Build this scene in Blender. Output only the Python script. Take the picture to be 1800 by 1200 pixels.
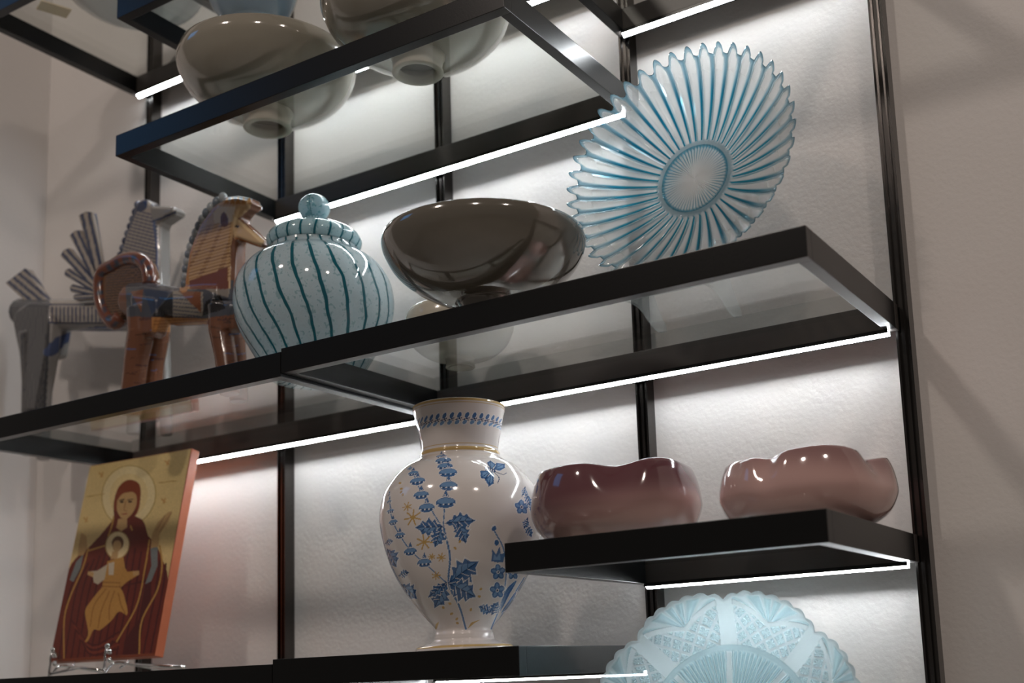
import bpy, bmesh, math, random
import numpy as np
from mathutils import Vector, Matrix, Euler

# ------------------------------------------------------------------ units
# the scene is measured in shelf bays (one bay between two uprights), S metres each
S, Z0 = 0.40, 1.90
CAM = dict(f=2058.79, rx=1.7303, ry=0.0410, rz=0.5328, t=(5.030, -3.979, -1.1116), cx=1034.36, cy=848.89)
scene = bpy.context.scene
col = scene.collection
for o in list(bpy.data.objects): bpy.data.objects.remove(o)

# ------------------------------------------------------------------ camera
cam_d = bpy.data.cameras.new('camera'); cam = bpy.data.objects.new('camera', cam_d); col.objects.link(cam)
cam.location = (CAM['t'][0]*S, CAM['t'][1]*S, CAM['t'][2]*S + Z0)
cam.rotation_euler = (CAM['rx'], CAM['ry'], CAM['rz'])
cam_d.sensor_width = 36.0; cam_d.lens = CAM['f']/1800*36
cam_d.shift_x = (900-CAM['cx'])/1800; cam_d.shift_y = (CAM['cy']-600)/1800
cam_d.dof.use_dof = True; cam_d.dof.focus_distance = 1.66; cam_d.dof.aperture_fstop = 3.2
cam_d.clip_start = 0.02
scene.camera = cam

# ------------------------------------------------------------------ world, lights, exposure
world = bpy.data.worlds.new('world'); scene.world = world; world.use_nodes = True
bg = world.node_tree.nodes['Background']; bg.inputs[0].default_value = (1.0, 0.86, 0.76, 1); bg.inputs[1].default_value = 0.06
LED_POWER = 50.0
def area(name, loc, target, size, power, color, shape='DISK', sy=None):
    l = bpy.data.lights.new(name, 'AREA'); l.shape = shape; l.size = size; l.energy = power; l.color = color
    if sy: l.size_y = sy
    o = bpy.data.objects.new(name, l); col.objects.link(o); o.location = loc
    o.rotation_euler = (Vector(target)-Vector(loc)).to_track_quat('-Z', 'Y').to_euler(); return o
for lx, ly, w_ in ((0.3, -2.7, 13), (2.4, -2.9, 13), (3.9, -1.9, 12)):
    area('ceiling_downlight', (lx, ly, 4.0), (lx*.6+.5, -.3, 1.9), 0.22, w_, (1.0, .86, .77))
area('blue_skylight', (-2.9, -2.5, 4.4), (0.5, -.3, 2.4), 1.1, 2.4, (0.06, 0.42, 1.0), 'RECTANGLE', 1.1)
vs = scene.view_settings; vs.view_transform = 'Standard'; vs.look = 'None'; vs.gamma = 1; vs.use_curve_mapping = False
vs.exposure = 0.42

# ------------------------------------------------------------------ pixel <-> world (bays)
R_ = np.array(Euler((CAM['rx'], CAM['ry'], CAM['rz']), 'XYZ').to_matrix()); C_ = np.array(CAM['t'])
def ray(px, py):
    v = R_ @ np.array([(px-CAM['cx'])/CAM['f'], -(py-CAM['cy'])/CAM['f'], -1.0]); return v/np.linalg.norm(v)
def on_y(px, py, y): v = ray(px, py); return C_ + v*(y-C_[1])/v[1]
def on_z(px, py, z): v = ray(px, py); return C_ + v*(z-C_[2])/v[2]
def to_px(P):
    c = (np.asarray(P, float)-C_) @ R_
    return np.stack([CAM['cx']+CAM['f']*c[..., 0]/-c[..., 2], CAM['cy']-CAM['f']*c[..., 1]/-c[..., 2]], -1)
def W(x, y, z): return Vector((x*S, y*S, z*S+Z0))
def facing(x, y): return math.atan2(C_[1]-y, C_[0]-x)

# ------------------------------------------------------------------ materials
def mat(name):
    m = bpy.data.materials.new(name); m.use_nodes = True; nt = m.node_tree; nt.nodes.clear()
    out = nt.nodes.new('ShaderNodeOutputMaterial'); return m, nt, out
def nd(nt, kind, **kw):
    n = nt.nodes.new(kind)
    for k, v in kw.items():
        if k in ('operation', 'blend_type', 'attribute_name', 'data_type', 'wave_type', 'bands_direction', 'distribution', 'noise_dimensions'): setattr(n, k, v)
    return n
def setin(n, **kw):
    for k, v in kw.items(): n.inputs[k.replace('_', ' ')].default_value = v
def principled(name, color, rough=.4, metal=0., spec=.5, coat=0., bump=0., bscale=60., noise=0., nscale=20., trans=0., sss=0.):
    m, nt, out = mat(name); b = nt.nodes.new('ShaderNodeBsdfPrincipled'); nt.links.new(b.outputs[0], out.inputs[0])
    setin(b, Base_Color=(*color, 1), Roughness=rough, Metallic=metal, Specular_IOR_Level=spec, Coat_Weight=coat, Coat_Roughness=.05)
    tc = nt.nodes.new('ShaderNodeTexCoord')
    if noise:
        n = nt.nodes.new('ShaderNodeTexNoise'); setin(n, Scale=nscale, Detail=4.0); nt.links.new(tc.outputs['Object'], n.inputs['Vector'])
        mx = nt.nodes.new('ShaderNodeMix'); mx.data_type = 'RGBA'
        mx.inputs[6].default_value = (*[c*(1-noise) for c in color], 1); mx.inputs[7].default_value = (*[min(1, c*(1+noise)) for c in color], 1)
        nt.links.new(n.outputs[0], mx.inputs[0]); nt.links.new(mx.outputs[2], b.inputs['Base Color'])
    if bump:
        n = nt.nodes.new('ShaderNodeTexNoise'); setin(n, Scale=bscale, Detail=3.0); nt.links.new(tc.outputs['Object'], n.inputs['Vector'])
        bp = nt.nodes.new('ShaderNodeBump'); setin(bp, Strength=bump, Distance=.004); nt.links.new(n.outputs[0], bp.inputs['Height']); nt.links.new(bp.outputs[0], b.inputs['Normal'])
    return m
def attr_mat(name, rough=.3, coat=.6, spec=.5, bump=0.):
    m, nt, out = mat(name); b = nt.nodes.new('ShaderNodeBsdfPrincipled'); nt.links.new(b.outputs[0], out.inputs[0])
    a = nd(nt, 'ShaderNodeAttribute', attribute_name='Col'); nt.links.new(a.outputs['Color'], b.inputs['Base Color'])
    setin(b, Roughness=rough, Coat_Weight=coat, Coat_Roughness=.06, Specular_IOR_Level=spec)
    if bump:
        tc = nt.nodes.new('ShaderNodeTexCoord'); n = nt.nodes.new('ShaderNodeTexNoise'); setin(n, Scale=90., Detail=3.)
        nt.links.new(tc.outputs['Object'], n.inputs['Vector']); bp = nt.nodes.new('ShaderNodeBump'); setin(bp, Strength=bump, Distance=.004)
        nt.links.new(n.outputs[0], bp.inputs['Height']); nt.links.new(bp.outputs[0], b.inputs['Normal'])
    return m
def schlick(nt, f0=.04, top=.96):
    """reflectance of a thin sheet from the viewing angle, the same from both sides"""
    lw = nt.nodes.new('ShaderNodeLayerWeight'); lw.inputs[0].default_value = .5
    p = nd(nt, 'ShaderNodeMath', operation='POWER'); p.inputs[1].default_value = 5; nt.links.new(lw.outputs['Facing'], p.inputs[0])
    q = nd(nt, 'ShaderNodeMath', operation='MULTIPLY_ADD'); q.inputs[1].default_value = top; q.inputs[2].default_value = f0; nt.links.new(p.outputs[0], q.inputs[0]); return q
def thin_glass(name, tint=(.97, .985, .98), ior=1.5, rough=.0, body=0., bodycol=(.8, .9, .95)):
    m, nt, out = mat(name)
    t = nt.nodes.new('ShaderNodeBsdfTransparent'); t.inputs[0].default_value = (*tint, 1)
    g = nt.nodes.new('ShaderNodeBsdfGlossy'); g.inputs['Roughness'].default_value = rough
    fr = schlick(nt)
    mx = nt.nodes.new('ShaderNodeMixShader'); nt.links.new(fr.outputs[0], mx.inputs[0]); nt.links.new(t.outputs[0], mx.inputs[1]); nt.links.new(g.outputs[0], mx.inputs[2])
    last = mx
    if body:
        d = nt.nodes.new('ShaderNodeBsdfTranslucent'); d.inputs[0].default_value = (*bodycol, 1)
        m2 = nt.nodes.new('ShaderNodeMixShader'); m2.inputs[0].default_value = body; nt.links.new(mx.outputs[0], m2.inputs[1]); nt.links.new(d.outputs[0], m2.inputs[2]); last = m2
    nt.links.new(last.outputs[0], out.inputs[0]); return m
def opal_glass(name, rough=.06):
    """pressed opalescent glass: 'Col' is the glass tint, 'Dense' how milky it is"""
    m, nt, out = mat(name)
    a = nd(nt, 'ShaderNodeAttribute', attribute_name='Col'); de = nd(nt, 'ShaderNodeAttribute', attribute_name='Dense')
    t = nt.nodes.new('ShaderNodeBsdfTransparent'); nt.links.new(a.outputs['Color'], t.inputs[0])
    tl = nt.nodes.new('ShaderNodeBsdfTranslucent'); nt.links.new(a.outputs['Color'], tl.inputs[0])
    df = nt.nodes.new('ShaderNodeBsdfDiffuse'); nt.links.new(a.outputs['Color'], df.inputs[0])
    m1 = nt.nodes.new('ShaderNodeMixShader'); m1.inputs[0].default_value = .30; nt.links.new(tl.outputs[0], m1.inputs[1]); nt.links.new(df.outputs[0], m1.inputs[2])
    m2 = nt.nodes.new('ShaderNodeMixShader'); nt.links.new(de.outputs['Fac'], m2.inputs[0]); nt.links.new(t.outputs[0], m2.inputs[1]); nt.links.new(m1.outputs[0], m2.inputs[2])
    g = nt.nodes.new('ShaderNodeBsdfGlossy'); g.inputs['Roughness'].default_value = rough
    fr = schlick(nt)
    m3 = nt.nodes.new('ShaderNodeMixShader'); nt.links.new(fr.outputs[0], m3.inputs[0]); nt.links.new(m2.outputs[0], m3.inputs[1]); nt.links.new(g.outputs[0], m3.inputs[2])
    nt.links.new(m3.outputs[0], out.inputs[0]); return m
M = {}
M['wall'] = principled('painted_plaster', (.70, .675, .655), .85, spec=.2, bump=.16, bscale=130., noise=.03, nscale=3.)
M['floor'] = principled('grey_floor', (.46, .43, .39), .4, noise=.1)
M['frame'] = principled('black_anodised_aluminium', (.004, .0045, .005), .28, spec=.40, bump=.02, bscale=400.)
M['rear'] = principled('lit_tone_aluminium', (.055, .049, .046), .36, spec=.6)  # frame aluminium in a paler colour, painting in the light on the rear rails
M['upright'] = principled('dark_bronze_aluminium', (.10, .094, .09), .22, metal=1.)
M['glass'] = thin_glass('clear_shelf_glass', (.955, .975, .965))
M['acrylic'] = thin_glass('clear_acrylic', (.93, .95, .95), 1.5, 0., .10, (.9, .92, .93))
M['chrome'] = principled('chrome_wire', (.7, .7, .7), .12, metal=1.)
m, nt, out = mat('led_diffuser'); e = nt.nodes.new('ShaderNodeEmission'); e.inputs[0].default_value = (.92, .965, 1, 1); e.inputs[1].default_value = LED_POWER; nt.links.new(e.outputs[0], out.inputs[0]); M['led'] = m
M['taupe'] = principled('taupe_grey_glaze', (.28, .26, .21), .10, spec=1., coat=1., noise=.06, nscale=25.)
M['smoke'] = principled('smoky_brown_glaze', (.13, .118, .095), .10, spec=1., coat=1., noise=.08, nscale=40.)
M['cream'] = principled('cream_glaze', (.50, .47, .39), .15, coat=.5)
M['foot'] = principled('unglazed_cream_clay', (.52, .48, .40), .6)
M['white'] = principled('milk_white_glass', (.62, .63, .65), .15, coat=.4)
M['blue'] = principled('pale_blue_glaze', (.22, .33, .46), .15, coat=.5)
M['tag'] = principled('plain_cream', (.75, .62, .42), .7)
M['mauve'] = attr_mat('mauve_glaze', .1, .8)
M['opal'] = opal_glass('opalescent_blue_glass')
M['vase'] = attr_mat('painted_white_porcelain', .12, .6)
M['gold'] = principled('gilding', (.72, .48, .18), .28, metal=.7)
M['icon'] = attr_mat('painted_gilded_panel', .45, .1, .3)
M['iconside'] = principled('red_brown_painted_wood', (.36, .09, .035), .5, noise=.15)
M['horse'] = attr_mat('painted_glazed_stoneware', .22, .5, bump=.12)

# striped jar: teal threads winding over speckled pale glass, from angle and height around the axis
def jar_mat(name, n, twist, width, z_ref, speck=.5, pale=(.52, .63, .67)):
    m, nt, out = mat(name); L = nt.links.new
    b = nt.nodes.new('ShaderNodeBsdfPrincipled'); L(b.outputs[0], out.inputs[0]); setin(b, Roughness=.08, Coat_Weight=1., Coat_Roughness=.02, Subsurface_Weight=.0)
    tc = nt.nodes.new('ShaderNodeTexCoord'); sp = nt.nodes.new('ShaderNodeSeparateXYZ'); L(tc.outputs['Object'], sp.inputs[0])
    def mth(op, a=None, c=None, va=0., vc=0.):
        x = nd(nt, 'ShaderNodeMath', operation=op); x.inputs[0].default_value = va; x.inputs[1].default_value = vc
        if a is not None: L(a, x.inputs[0])
        if c is not None: L(c, x.inputs[1])
        return x.outputs[0]
    ang = mth('ARCTAN2', sp.outputs[1], sp.outputs[0])
    nz = nt.nodes.new('ShaderNodeTexNoise'); setin(nz, Scale=18., Detail=2.); L(tc.outputs['Object'], nz.inputs['Vector'])
    wob = mth('MULTIPLY', nz.outputs[0], None, vc=.12)
    zz = mth('SUBTRACT', sp.outputs[2], None, vc=z_ref)
    tw = mth('MULTIPLY', zz, None, vc=twist)
    a2 = mth('ADD', mth('ADD', ang, tw), wob)
    ph = mth('FRACT', mth('MULTIPLY', a2, None, vc=n/(2*math.pi)))
    dist = mth('ABSOLUTE', mth('SUBTRACT', ph, None, vc=.5))
    line = mth('LESS_THAN', dist, None, vc=width)
    soft = mth('MULTIPLY', mth('SUBTRACT', None, dist, va=.5), None, vc=1.)
    n2 = nt.nodes.new('ShaderNodeTexNoise'); setin(n2, Scale=170., Detail=3.); L(tc.outputs['Object'], n2.inputs['Vector'])
    n3 = nt.nodes.new('ShaderNodeTexNoise'); setin(n3, Scale=9., Detail=2.); L(tc.outputs['Object'], n3.inputs['Vector'])
    near = mth('GREATER_THAN', mth('ADD', n2.outputs[0], mth('MULTIPLY', mth('SUBTRACT', None, dist, va=.22), None, vc=.35)), None, vc=.575)
    mx1 = nt.nodes.new('ShaderNodeMix'); mx1.data_type = 'RGBA'; mx1.inputs[6].default_value = (*pale, 1); mx1.inputs[7].default_value = (*[min(1, c*1.25) for c in pale], 1); L(n2.outputs[0], mx1.inputs[0])
    mx2 = nt.nodes.new('ShaderNodeMix'); mx2.data_type = 'RGBA'; mx2.inputs[7].default_value = (.12, .33, .38, 1); L(mth('MULTIPLY', near, None, vc=speck), mx2.inputs[0]); L(mx1.outputs[2], mx2.inputs[6])
    mx3 = nt.nodes.new('ShaderNodeMix'); mx3.data_type = 'RGBA'; mx3.inputs[7].default_value = (.012, .13, .17, 1); L(line, mx3.inputs[0]); L(mx2.outputs[2], mx3.inputs[6])
    L(mx3.outputs[2], b.inputs['Base Color'])
    tr = nt.nodes.new('ShaderNodeBsdfTranslucent'); L(mx3.outputs[2], tr.inputs[0])
    ms = nt.nodes.new('ShaderNodeMixShader'); ms.inputs[0].default_value = .35; L(b.outputs[0], ms.inputs[1]); L(tr.outputs[0], ms.inputs[2]); L(ms.outputs[0], out.inputs[0])
    return m

# ------------------------------------------------------------------ mesh helpers (coordinates in bays, built in metres)
def mesh(name, verts, faces, smooth=False):
    me = bpy.data.meshes.new(name)
    v = np.asarray(verts, np.float32)*S
    if isinstance(faces, np.ndarray):
        me.vertices.add(len(v)); me.vertices.foreach_set('co', v.ravel())
        k = faces.shape[1]; n = len(faces)
        me.loops.add(n*k); me.loops.foreach_set('vertex_index', faces.ravel().astype(np.int32))
        me.polygons.add(n); me.polygons.foreach_set('loop_start', (np.arange(n)*k).astype(np.int32)); me.polygons.foreach_set('loop_total', np.full(n, k, np.int32))
        me.update(calc_edges=True); me.validate()
    else:
        me.from_pydata([tuple(map(float, p)) for p in v], [], faces); me.update()
    if smooth: me.polygons.foreach_set('use_smooth', np.ones(len(me.polygons), bool))
    return me
def obj(name, me, material, parent=None, loc=(0, 0, 0), rot=(0, 0, 0)):
    o = bpy.data.objects.new(name, me); col.objects.link(o)
    if material is not None: me.materials.append(material)
    o.location = loc; o.rotation_euler = rot
    if parent is not None: o.parent = parent
    return o
def thing(name, label, cat, loc, rotz=0, group=None):
    o = bpy.data.objects.new(name, None); col.objects.link(o); o.empty_display_size = .02
    o.location = loc; o.rotation_euler = (0, 0, rotz); o['label'] = label; o['category'] = cat
    if group: o['group'] = group
    return o
def tag(o, label, cat, group=None):
    o['label'] = label; o['category'] = cat
    if group: o['group'] = group
    return o
def box(name, a, b, bevel=0.):
    bm = bmesh.new(); a, b = np.array(a, float)*S, np.array(b, float)*S
    bmesh.ops.create_cube(bm, size=1, matrix=Matrix.Translation(Vector((a+b)/2)) @ Matrix.Diagonal((*(b-a), 1)))
    if bevel: bmesh.ops.bevel(bm, geom=bm.edges[:], offset=bevel*S, segments=2, affect='EDGES', profile=.7)
    me = bpy.data.meshes.new(name); bm.to_mesh(me); bm.free(); return me
def smooth_profile(pts, n):
    """Catmull-Rom through the profile points, sampled by length"""
    P = [np.array(p, float) for p in pts]; P = [2*P[0]-P[1]]+P+[2*P[-1]-P[-2]]; out = []
    for i in range(1, len(P)-2):
        for k in range(12):
            t = k/12; a, b, c, d = P[i-1:i+3]
            out.append(.5*((2*b)+(c-a)*t+(2*a-5*b+4*c-d)*t*t+(3*b-a-3*c+d)*t**3))
    out.append(P[-2]); out = np.array(out); s = np.r_[0, np.cumsum(np.linalg.norm(np.diff(out, axis=0), axis=1))]
    u = np.linspace(0, s[-1], n); return np.stack([np.interp(u, s, out[:, c]) for c in range(out.shape[1])], 1)
def lathe_arr(prof, n):
    prof = np.asarray(prof, float); th = np.linspace(0, 2*math.pi, n, endpoint=False); m = len(prof)
    v = np.stack([prof[:, None, 0]*np.cos(th), prof[:, None, 0]*np.sin(th), np.repeat(prof[:, 1:2], n, 1)], -1).reshape(-1, 3)
    i = np.arange(m-1)[:, None]*n; j = np.arange(n)[None]; k = (j+1) % n
    f = np.stack([i+j, i+k, i+n+k, i+n+j], -1).reshape(-1, 4)
    return v, f, np.tile(th, m)
def lathe(name, prof, n=64): v, f, _ = lathe_arr(prof, n); return mesh(name, v, f, True)
def tube(name, pts, r, n=10, closed=False):
    """round wire along a polyline; r may be a list"""
    pts = [np.array(p, float) for p in pts]; r = r if hasattr(r, '__len__') else [r]*len(pts)
    v, f = [], []; up = np.array([0.13, .2, 1.0])
    for i, p in enumerate(pts):
        t = pts[min(i+1, len(pts)-1)]-pts[max(i-1, 0)]; t /= np.linalg.norm(t)
        a = np.cross(t, up); 
        if np.linalg.norm(a) < .2: a = np.cross(t, [1, 0, 0])
        a /= np.linalg.norm(a); b = np.cross(t, a)
        for k in range(n):
            q = 2*math.pi*k/n; v.append(p+r[i]*(a*math.cos(q)+b*math.sin(q)))
    for i in range(len(pts)-1):
        for k in range(n): f.append((i*n+k, i*n+(k+1) % n, (i+1)*n+(k+1) % n, (i+1)*n+k))
    f.append(tuple(range(n))[::-1]); f.append(tuple((len(pts)-1)*n+k for k in range(n)))
    return mesh(name, v, f, True)
def join_me(name, mes):
    bm = bmesh.new()
    for m_ in mes: bm.from_mesh(m_)
    me = bpy.data.meshes.new(name); bm.to_mesh(me); bm.free(); return me
def set_col(me, rgb, name='Col'):
    a = me.color_attributes.new(name, 'FLOAT_COLOR', 'POINT'); c = np.ones((len(me.vertices), 4), np.float32); c[:, :3] = rgb; a.data.foreach_set('color', c.ravel())
def set_float(me, val, name):
    a = me.attributes.new(name, 'FLOAT', 'POINT'); a.data.foreach_set('value', np.asarray(val, np.float32))

class Painter:
    """paints flat shapes on a set of surface points (X, Y in a plan of the surface)"""
    def __init__(s, X, Y, base): s.X, s.Y = X, Y; s.c = np.ones((len(X), 3))*np.asarray(base)
    def _in(s, x0, x1, y0, y1): return np.nonzero((s.X > x0) & (s.X < x1) & (s.Y > y0) & (s.Y < y1))[0]
    def poly(s, pts, color):
        p = np.array(pts, float); ix = s._in(p[:, 0].min(), p[:, 0].max(), p[:, 1].min(), p[:, 1].max())
        if not len(ix): return
        x, y = s.X[ix], s.Y[ix]; inside = np.zeros(len(ix), bool); j = len(p)-1
        for i in range(len(p)):
            yi, yj = p[i, 1], p[j, 1]
            if yi != yj:
                hit = ((yi > y) != (yj > y)) & (x < (p[j, 0]-p[i, 0])*(y-yi)/(yj-yi)+p[i, 0]); inside ^= hit
            j = i
        s.c[ix[inside]] = color
    def stroke(s, pts, w, color):
        for a, b in zip(pts[:-1], pts[1:]):
            a, b = np.array(a, float), np.array(b, float); lo, hi = np.minimum(a, b)-w, np.maximum(a, b)+w
            ix = s._in(lo[0], hi[0], lo[1], hi[1])
            if not len(ix): continue
            d = b-a; L = d@d+1e-9; t = np.clip(((s.X[ix]-a[0])*d[0]+(s.Y[ix]-a[1])*d[1])/L, 0, 1)
            q = np.hypot(s.X[ix]-a[0]-t*d[0], s.Y[ix]-a[1]-t*d[1]); s.c[ix[q < w/2]] = color
    def oval(s, cx, cy, rx, ry, color, ang=0., ring=0.):
        R = max(rx, ry)+1; ix = s._in(cx-R, cx+R, cy-R, cy+R)
        if not len(ix): return
        c, n = math.cos(ang), math.sin(ang); x = s.X[ix]-cx; y = s.Y[ix]-cy
        e = np.hypot((x*c+y*n)/rx, (-x*n+y*c)/ry); k = e < 1
        if ring: k &= e > 1-ring
        s.c[ix[k]] = color
def curve(pts, n=24): return smooth_profile(pts, n)

# ================================================================== the room
def struct(o): o['kind'] = 'structure'; return o
WALL_Y, LEFT_X = 0.062, -0.90
struct(obj('wall_back', box('wall_back', (LEFT_X-.3, WALL_Y, -Z0/S), (14, WALL_Y+.4, 5.2)), M['wall']))
bpy.data.objects['wall_back'].location.z = Z0
o = struct(obj('wall_left', box('wall_left', (LEFT_X-.3, -1.5, -Z0/S), (LEFT_X, WALL_Y-.001, 5.2)), M['wall'])); o.location.z = Z0
o = struct(obj('floor', box('floor', (LEFT_X-6, -14, -Z0/S-.2), (14, WALL_Y, -Z0/S)), M['floor'])); o.location.z = Z0

# ================================================================== the wall-mounted shelving
T, D, BW = .0935, .921, .042            # rail height, shelf depth, rail width
UP = [.062, 1.044, 2.016, 2.974, 4.010]
UW = .050
def upright_mesh(z0, z1):
    h = UW/2; prof = [(-h, WALL_Y), (-h, 0), (-h+.008, 0), (-h+.008, .016), (-h+.019, .016), (-h+.019, .003), (h-.019, .003), (h-.019, .016), (h-.008, .016), (h-.008, 0), (h, 0), (h, WALL_Y)]
    n = len(prof); v = [(x, y, z) for z in (z0, z1) for x, y in prof]
    f = [(i, (i+1) % n, n+(i+1) % n, n+i) for i in range(n)]+[tuple(range(n))[::-1], tuple(range(n, 2*n))]
    return mesh('upright_profile', v, f)
um = upright_mesh(-4.0, 3.3)
UL = ['slotted dark metal upright rail nearest the room corner, behind the winged striped horse',
      'slotted dark metal upright rail behind the teal striped lidded jar knob',
      'slotted dark metal upright rail behind the dark smoky bowl',
      'slotted dark metal upright rail behind the ribbed blue platter and the dark plum bowl',
      'slotted dark metal upright rail beside the bare wall, holding the shelf ends']
for i, x in enumerate(UP):
    tag(obj('shelf_upright', um, None if i else M['upright'], None, W(x, 0, 0)), UL[i], 'upright', 'uprights of the wall shelving')
def shelf(x0, x1, z, label, name='glass_shelf'):
    t = thing(name, label, 'shelf', W(x0, 0, z), group='glass shelves in black frames'); w = x1-x0; g = .0015
    bv = .0022
    obj('front_rail', box('front_rail', (g, -D, 0), (w-g, -D+BW, T), bv), M['frame'], t)
    obj('rear_rail', box('rear_rail', (g, -BW, 0), (w-g, 0, T), bv), M['rear'], t)
    obj('side_rail', box('side_rail', (g, -D+BW, 0), (g+BW, -BW, T), bv), M['frame'], t)
    obj('side_rail', box('side_rail', (w-g-BW, -D+BW, 0), (w-g, -BW, T), bv), M['frame'], t)
    obj('glass_panel', box('glass_panel', (BW*.97, -D+BW*.97, T-.022), (w-BW*.97, -BW*.97, T-.0005)), M['glass'], t)
    a, b = BW*.75, w-BW*.75                                         # slanted light diffuser under the rear rail, lip towards the wall
    v = [(x, y, zz) for x in (a, b) for y, zz in ((-BW+.003, .003), (-BW+.003, -.001), (-.0150, -.0185), (-.0150, .003))]
    f = [(0, 1, 2, 3), (7, 6, 5, 4), (0, 4, 5, 1), (1, 5, 6, 2), (2, 6, 7, 3), (3, 7, 4, 0)]
    obj('led_strip', mesh('led_strip', v, f), M['led'], t)
    obj('light_channel', join_me('light_channel', [box('c', (a, -.0145, -.020), (b, -.008, .002)), box('c', (a, -BW, -.011), (b, -BW+.0022, .003))]), M['frame'], t)
    return t
zA, zB, zC, zE, zF, zG, zI, zH, zP, zJ = .0178, 1.1229, -.7927, .0060, -1.1163, -1.1330, 1.759, 2.0887, 1.4648, -1.93
shelf(1.965, 4.000, zA, 'long glass shelf holding the dark smoky bowl and ribbed blue platter')
shelf(.000, 1.9645, zE, 'long glass shelf on which the two pottery horses stand')
shelf(1.003, 3.0025, zB, 'long glass shelf holding the two taupe footed bowls')
shelf(2.935, 4.000, zC, 'short glass shelf holding the two plum and pink dented bowls')
shelf(1.925, 2.9803, zF, 'short glass shelf under the blue and white flowered vase')
shelf(.000, 1.9245, zG, 'long glass shelf under the painted icon on its easel')
shelf(.99, 2.951, zI, 'high glass shelf holding the pale blue bowl above the taupe bowls')
shelf(-.033, .9895, zH, 'highest short glass shelf by the room corner holding the milky white bowl')
shelf(2.9524, 4.000, zP, 'high glass shelf with a lit rear rail above the ribbed blue platter')
shelf(2.985, 4.000, zJ, 'low glass shelf under the pressed pale blue plate')
gtop = lambda z: z+T

# ================================================================== bowls
def bowl(name, label, mtl, x, y, z, r, h, group=None, foot=True, fr=.27, footmat=None, shape='coupe'):
    t = thing(name, label, 'bowl', W(x, y, z), group=group); fh = .15*h if foot else .02*h
    if shape == 'coupe': o = [(.30, .17), (.48, .22), (.70, .37), (.87, .56), (.965, .76), (.998, .90), (.985, 1.0)]
    elif shape == 'footed': o = [(.27, .22), (.45, .24), (.70, .36), (.89, .56), (.98, .76), (1.0, .88), (.975, 1.0)]
    elif shape == 'deep': o = [(.30, .16), (.58, .20), (.84, .38), (.97, .60), (1.0, .76), (.97, .92), (.93, 1.0)]
    else: o = [(.30, .05), (.55, .09), (.82, .30), (.97, .6), (1.0, .8), (.97, 1.)]
    outer = smooth_profile([(a*r, b*h) for a, b in o], 40)
    inner = [(a-.022*r*1.2 if a > .1*r else a, max(b, 0)+.035*h) for a, b in outer[::-1]]; inner[0] = (outer[-1][0]-.03*r, outer[-1][1]+.002)
    prof = [(0.0001, outer[0][1]-.01*h)]+[tuple(p) for p in outer]+[(outer[-1][0]-.012*r, outer[-1][1]+.012*h)]+inner+[(0.0001, inner[-1][1])]
    obj('bowl_body', lathe('bowl_body', prof, 96), mtl, t)
    if foot:
        fs = .24 if shape == 'footed' else .19
        fo = [(fr*r*.72, .09*h), (fr*r*.74, 0), (fr*r*.96, 0), (fr*r, .012*h), (fr*r*.94, .08*h), (fr*r*1.0, fs*.82*h), (fr*r*1.15, fs*h), (fr*r*.6, fs*h)]
        obj('foot_ring', lathe('foot_ring', fo, 64), footmat or mtl, t)
    return t
GB = 'round footed bowls in taupe glaze'
bowl('footed_bowl', 'dark smoky brown footed bowl between striped jar and ribbed platter', M['smoke'], 2.80, -.79, gtop(zA), .354, .275, GB)
bowl('footed_bowl', 'taupe grey footed bowl at the shelf end, beneath the pale blue bowl', M['taupe'], 1.565, -.60, gtop(zB), .372, .315, GB, footmat=M['foot'], shape='footed')
bowl('footed_bowl', 'taupe grey footed bowl on the same shelf, farther from the pale blue bowl', M['taupe'], 2.375, -.60, gtop(zB), .372, .315, GB, footmat=M['foot'], shape='footed')
bowl('small_bowl', 'small cream bowl tucked behind the dark smoky bowl', M['cream'], 2.31, -.28, gtop(zA), .22, .23, shape='deep')
bowl('pale_blue_bowl', 'pale blue round bowl on the high shelf above the taupe bowls', M['blue'], 1.31, -.45, gtop(zI), .21, .26, foot=False, shape='round')
bowl('white_bowl', 'large milky white bowl on the highest shelf near the corner', M['white'], .50, -.46, gtop(zH), .36, .26, foot=False, shape='round')
tag(obj('cream_block', box('cream_block', (-.07, -.045, 0), (.07, .045, .006), .001), M['tag'], None, W(.215, -.69, gtop(zH)), (0, 0, math.radians(70))), 'small flat cream block lying on the highest glass shelf', 'tag')  # plain flat cream block, its kind unknown

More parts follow.
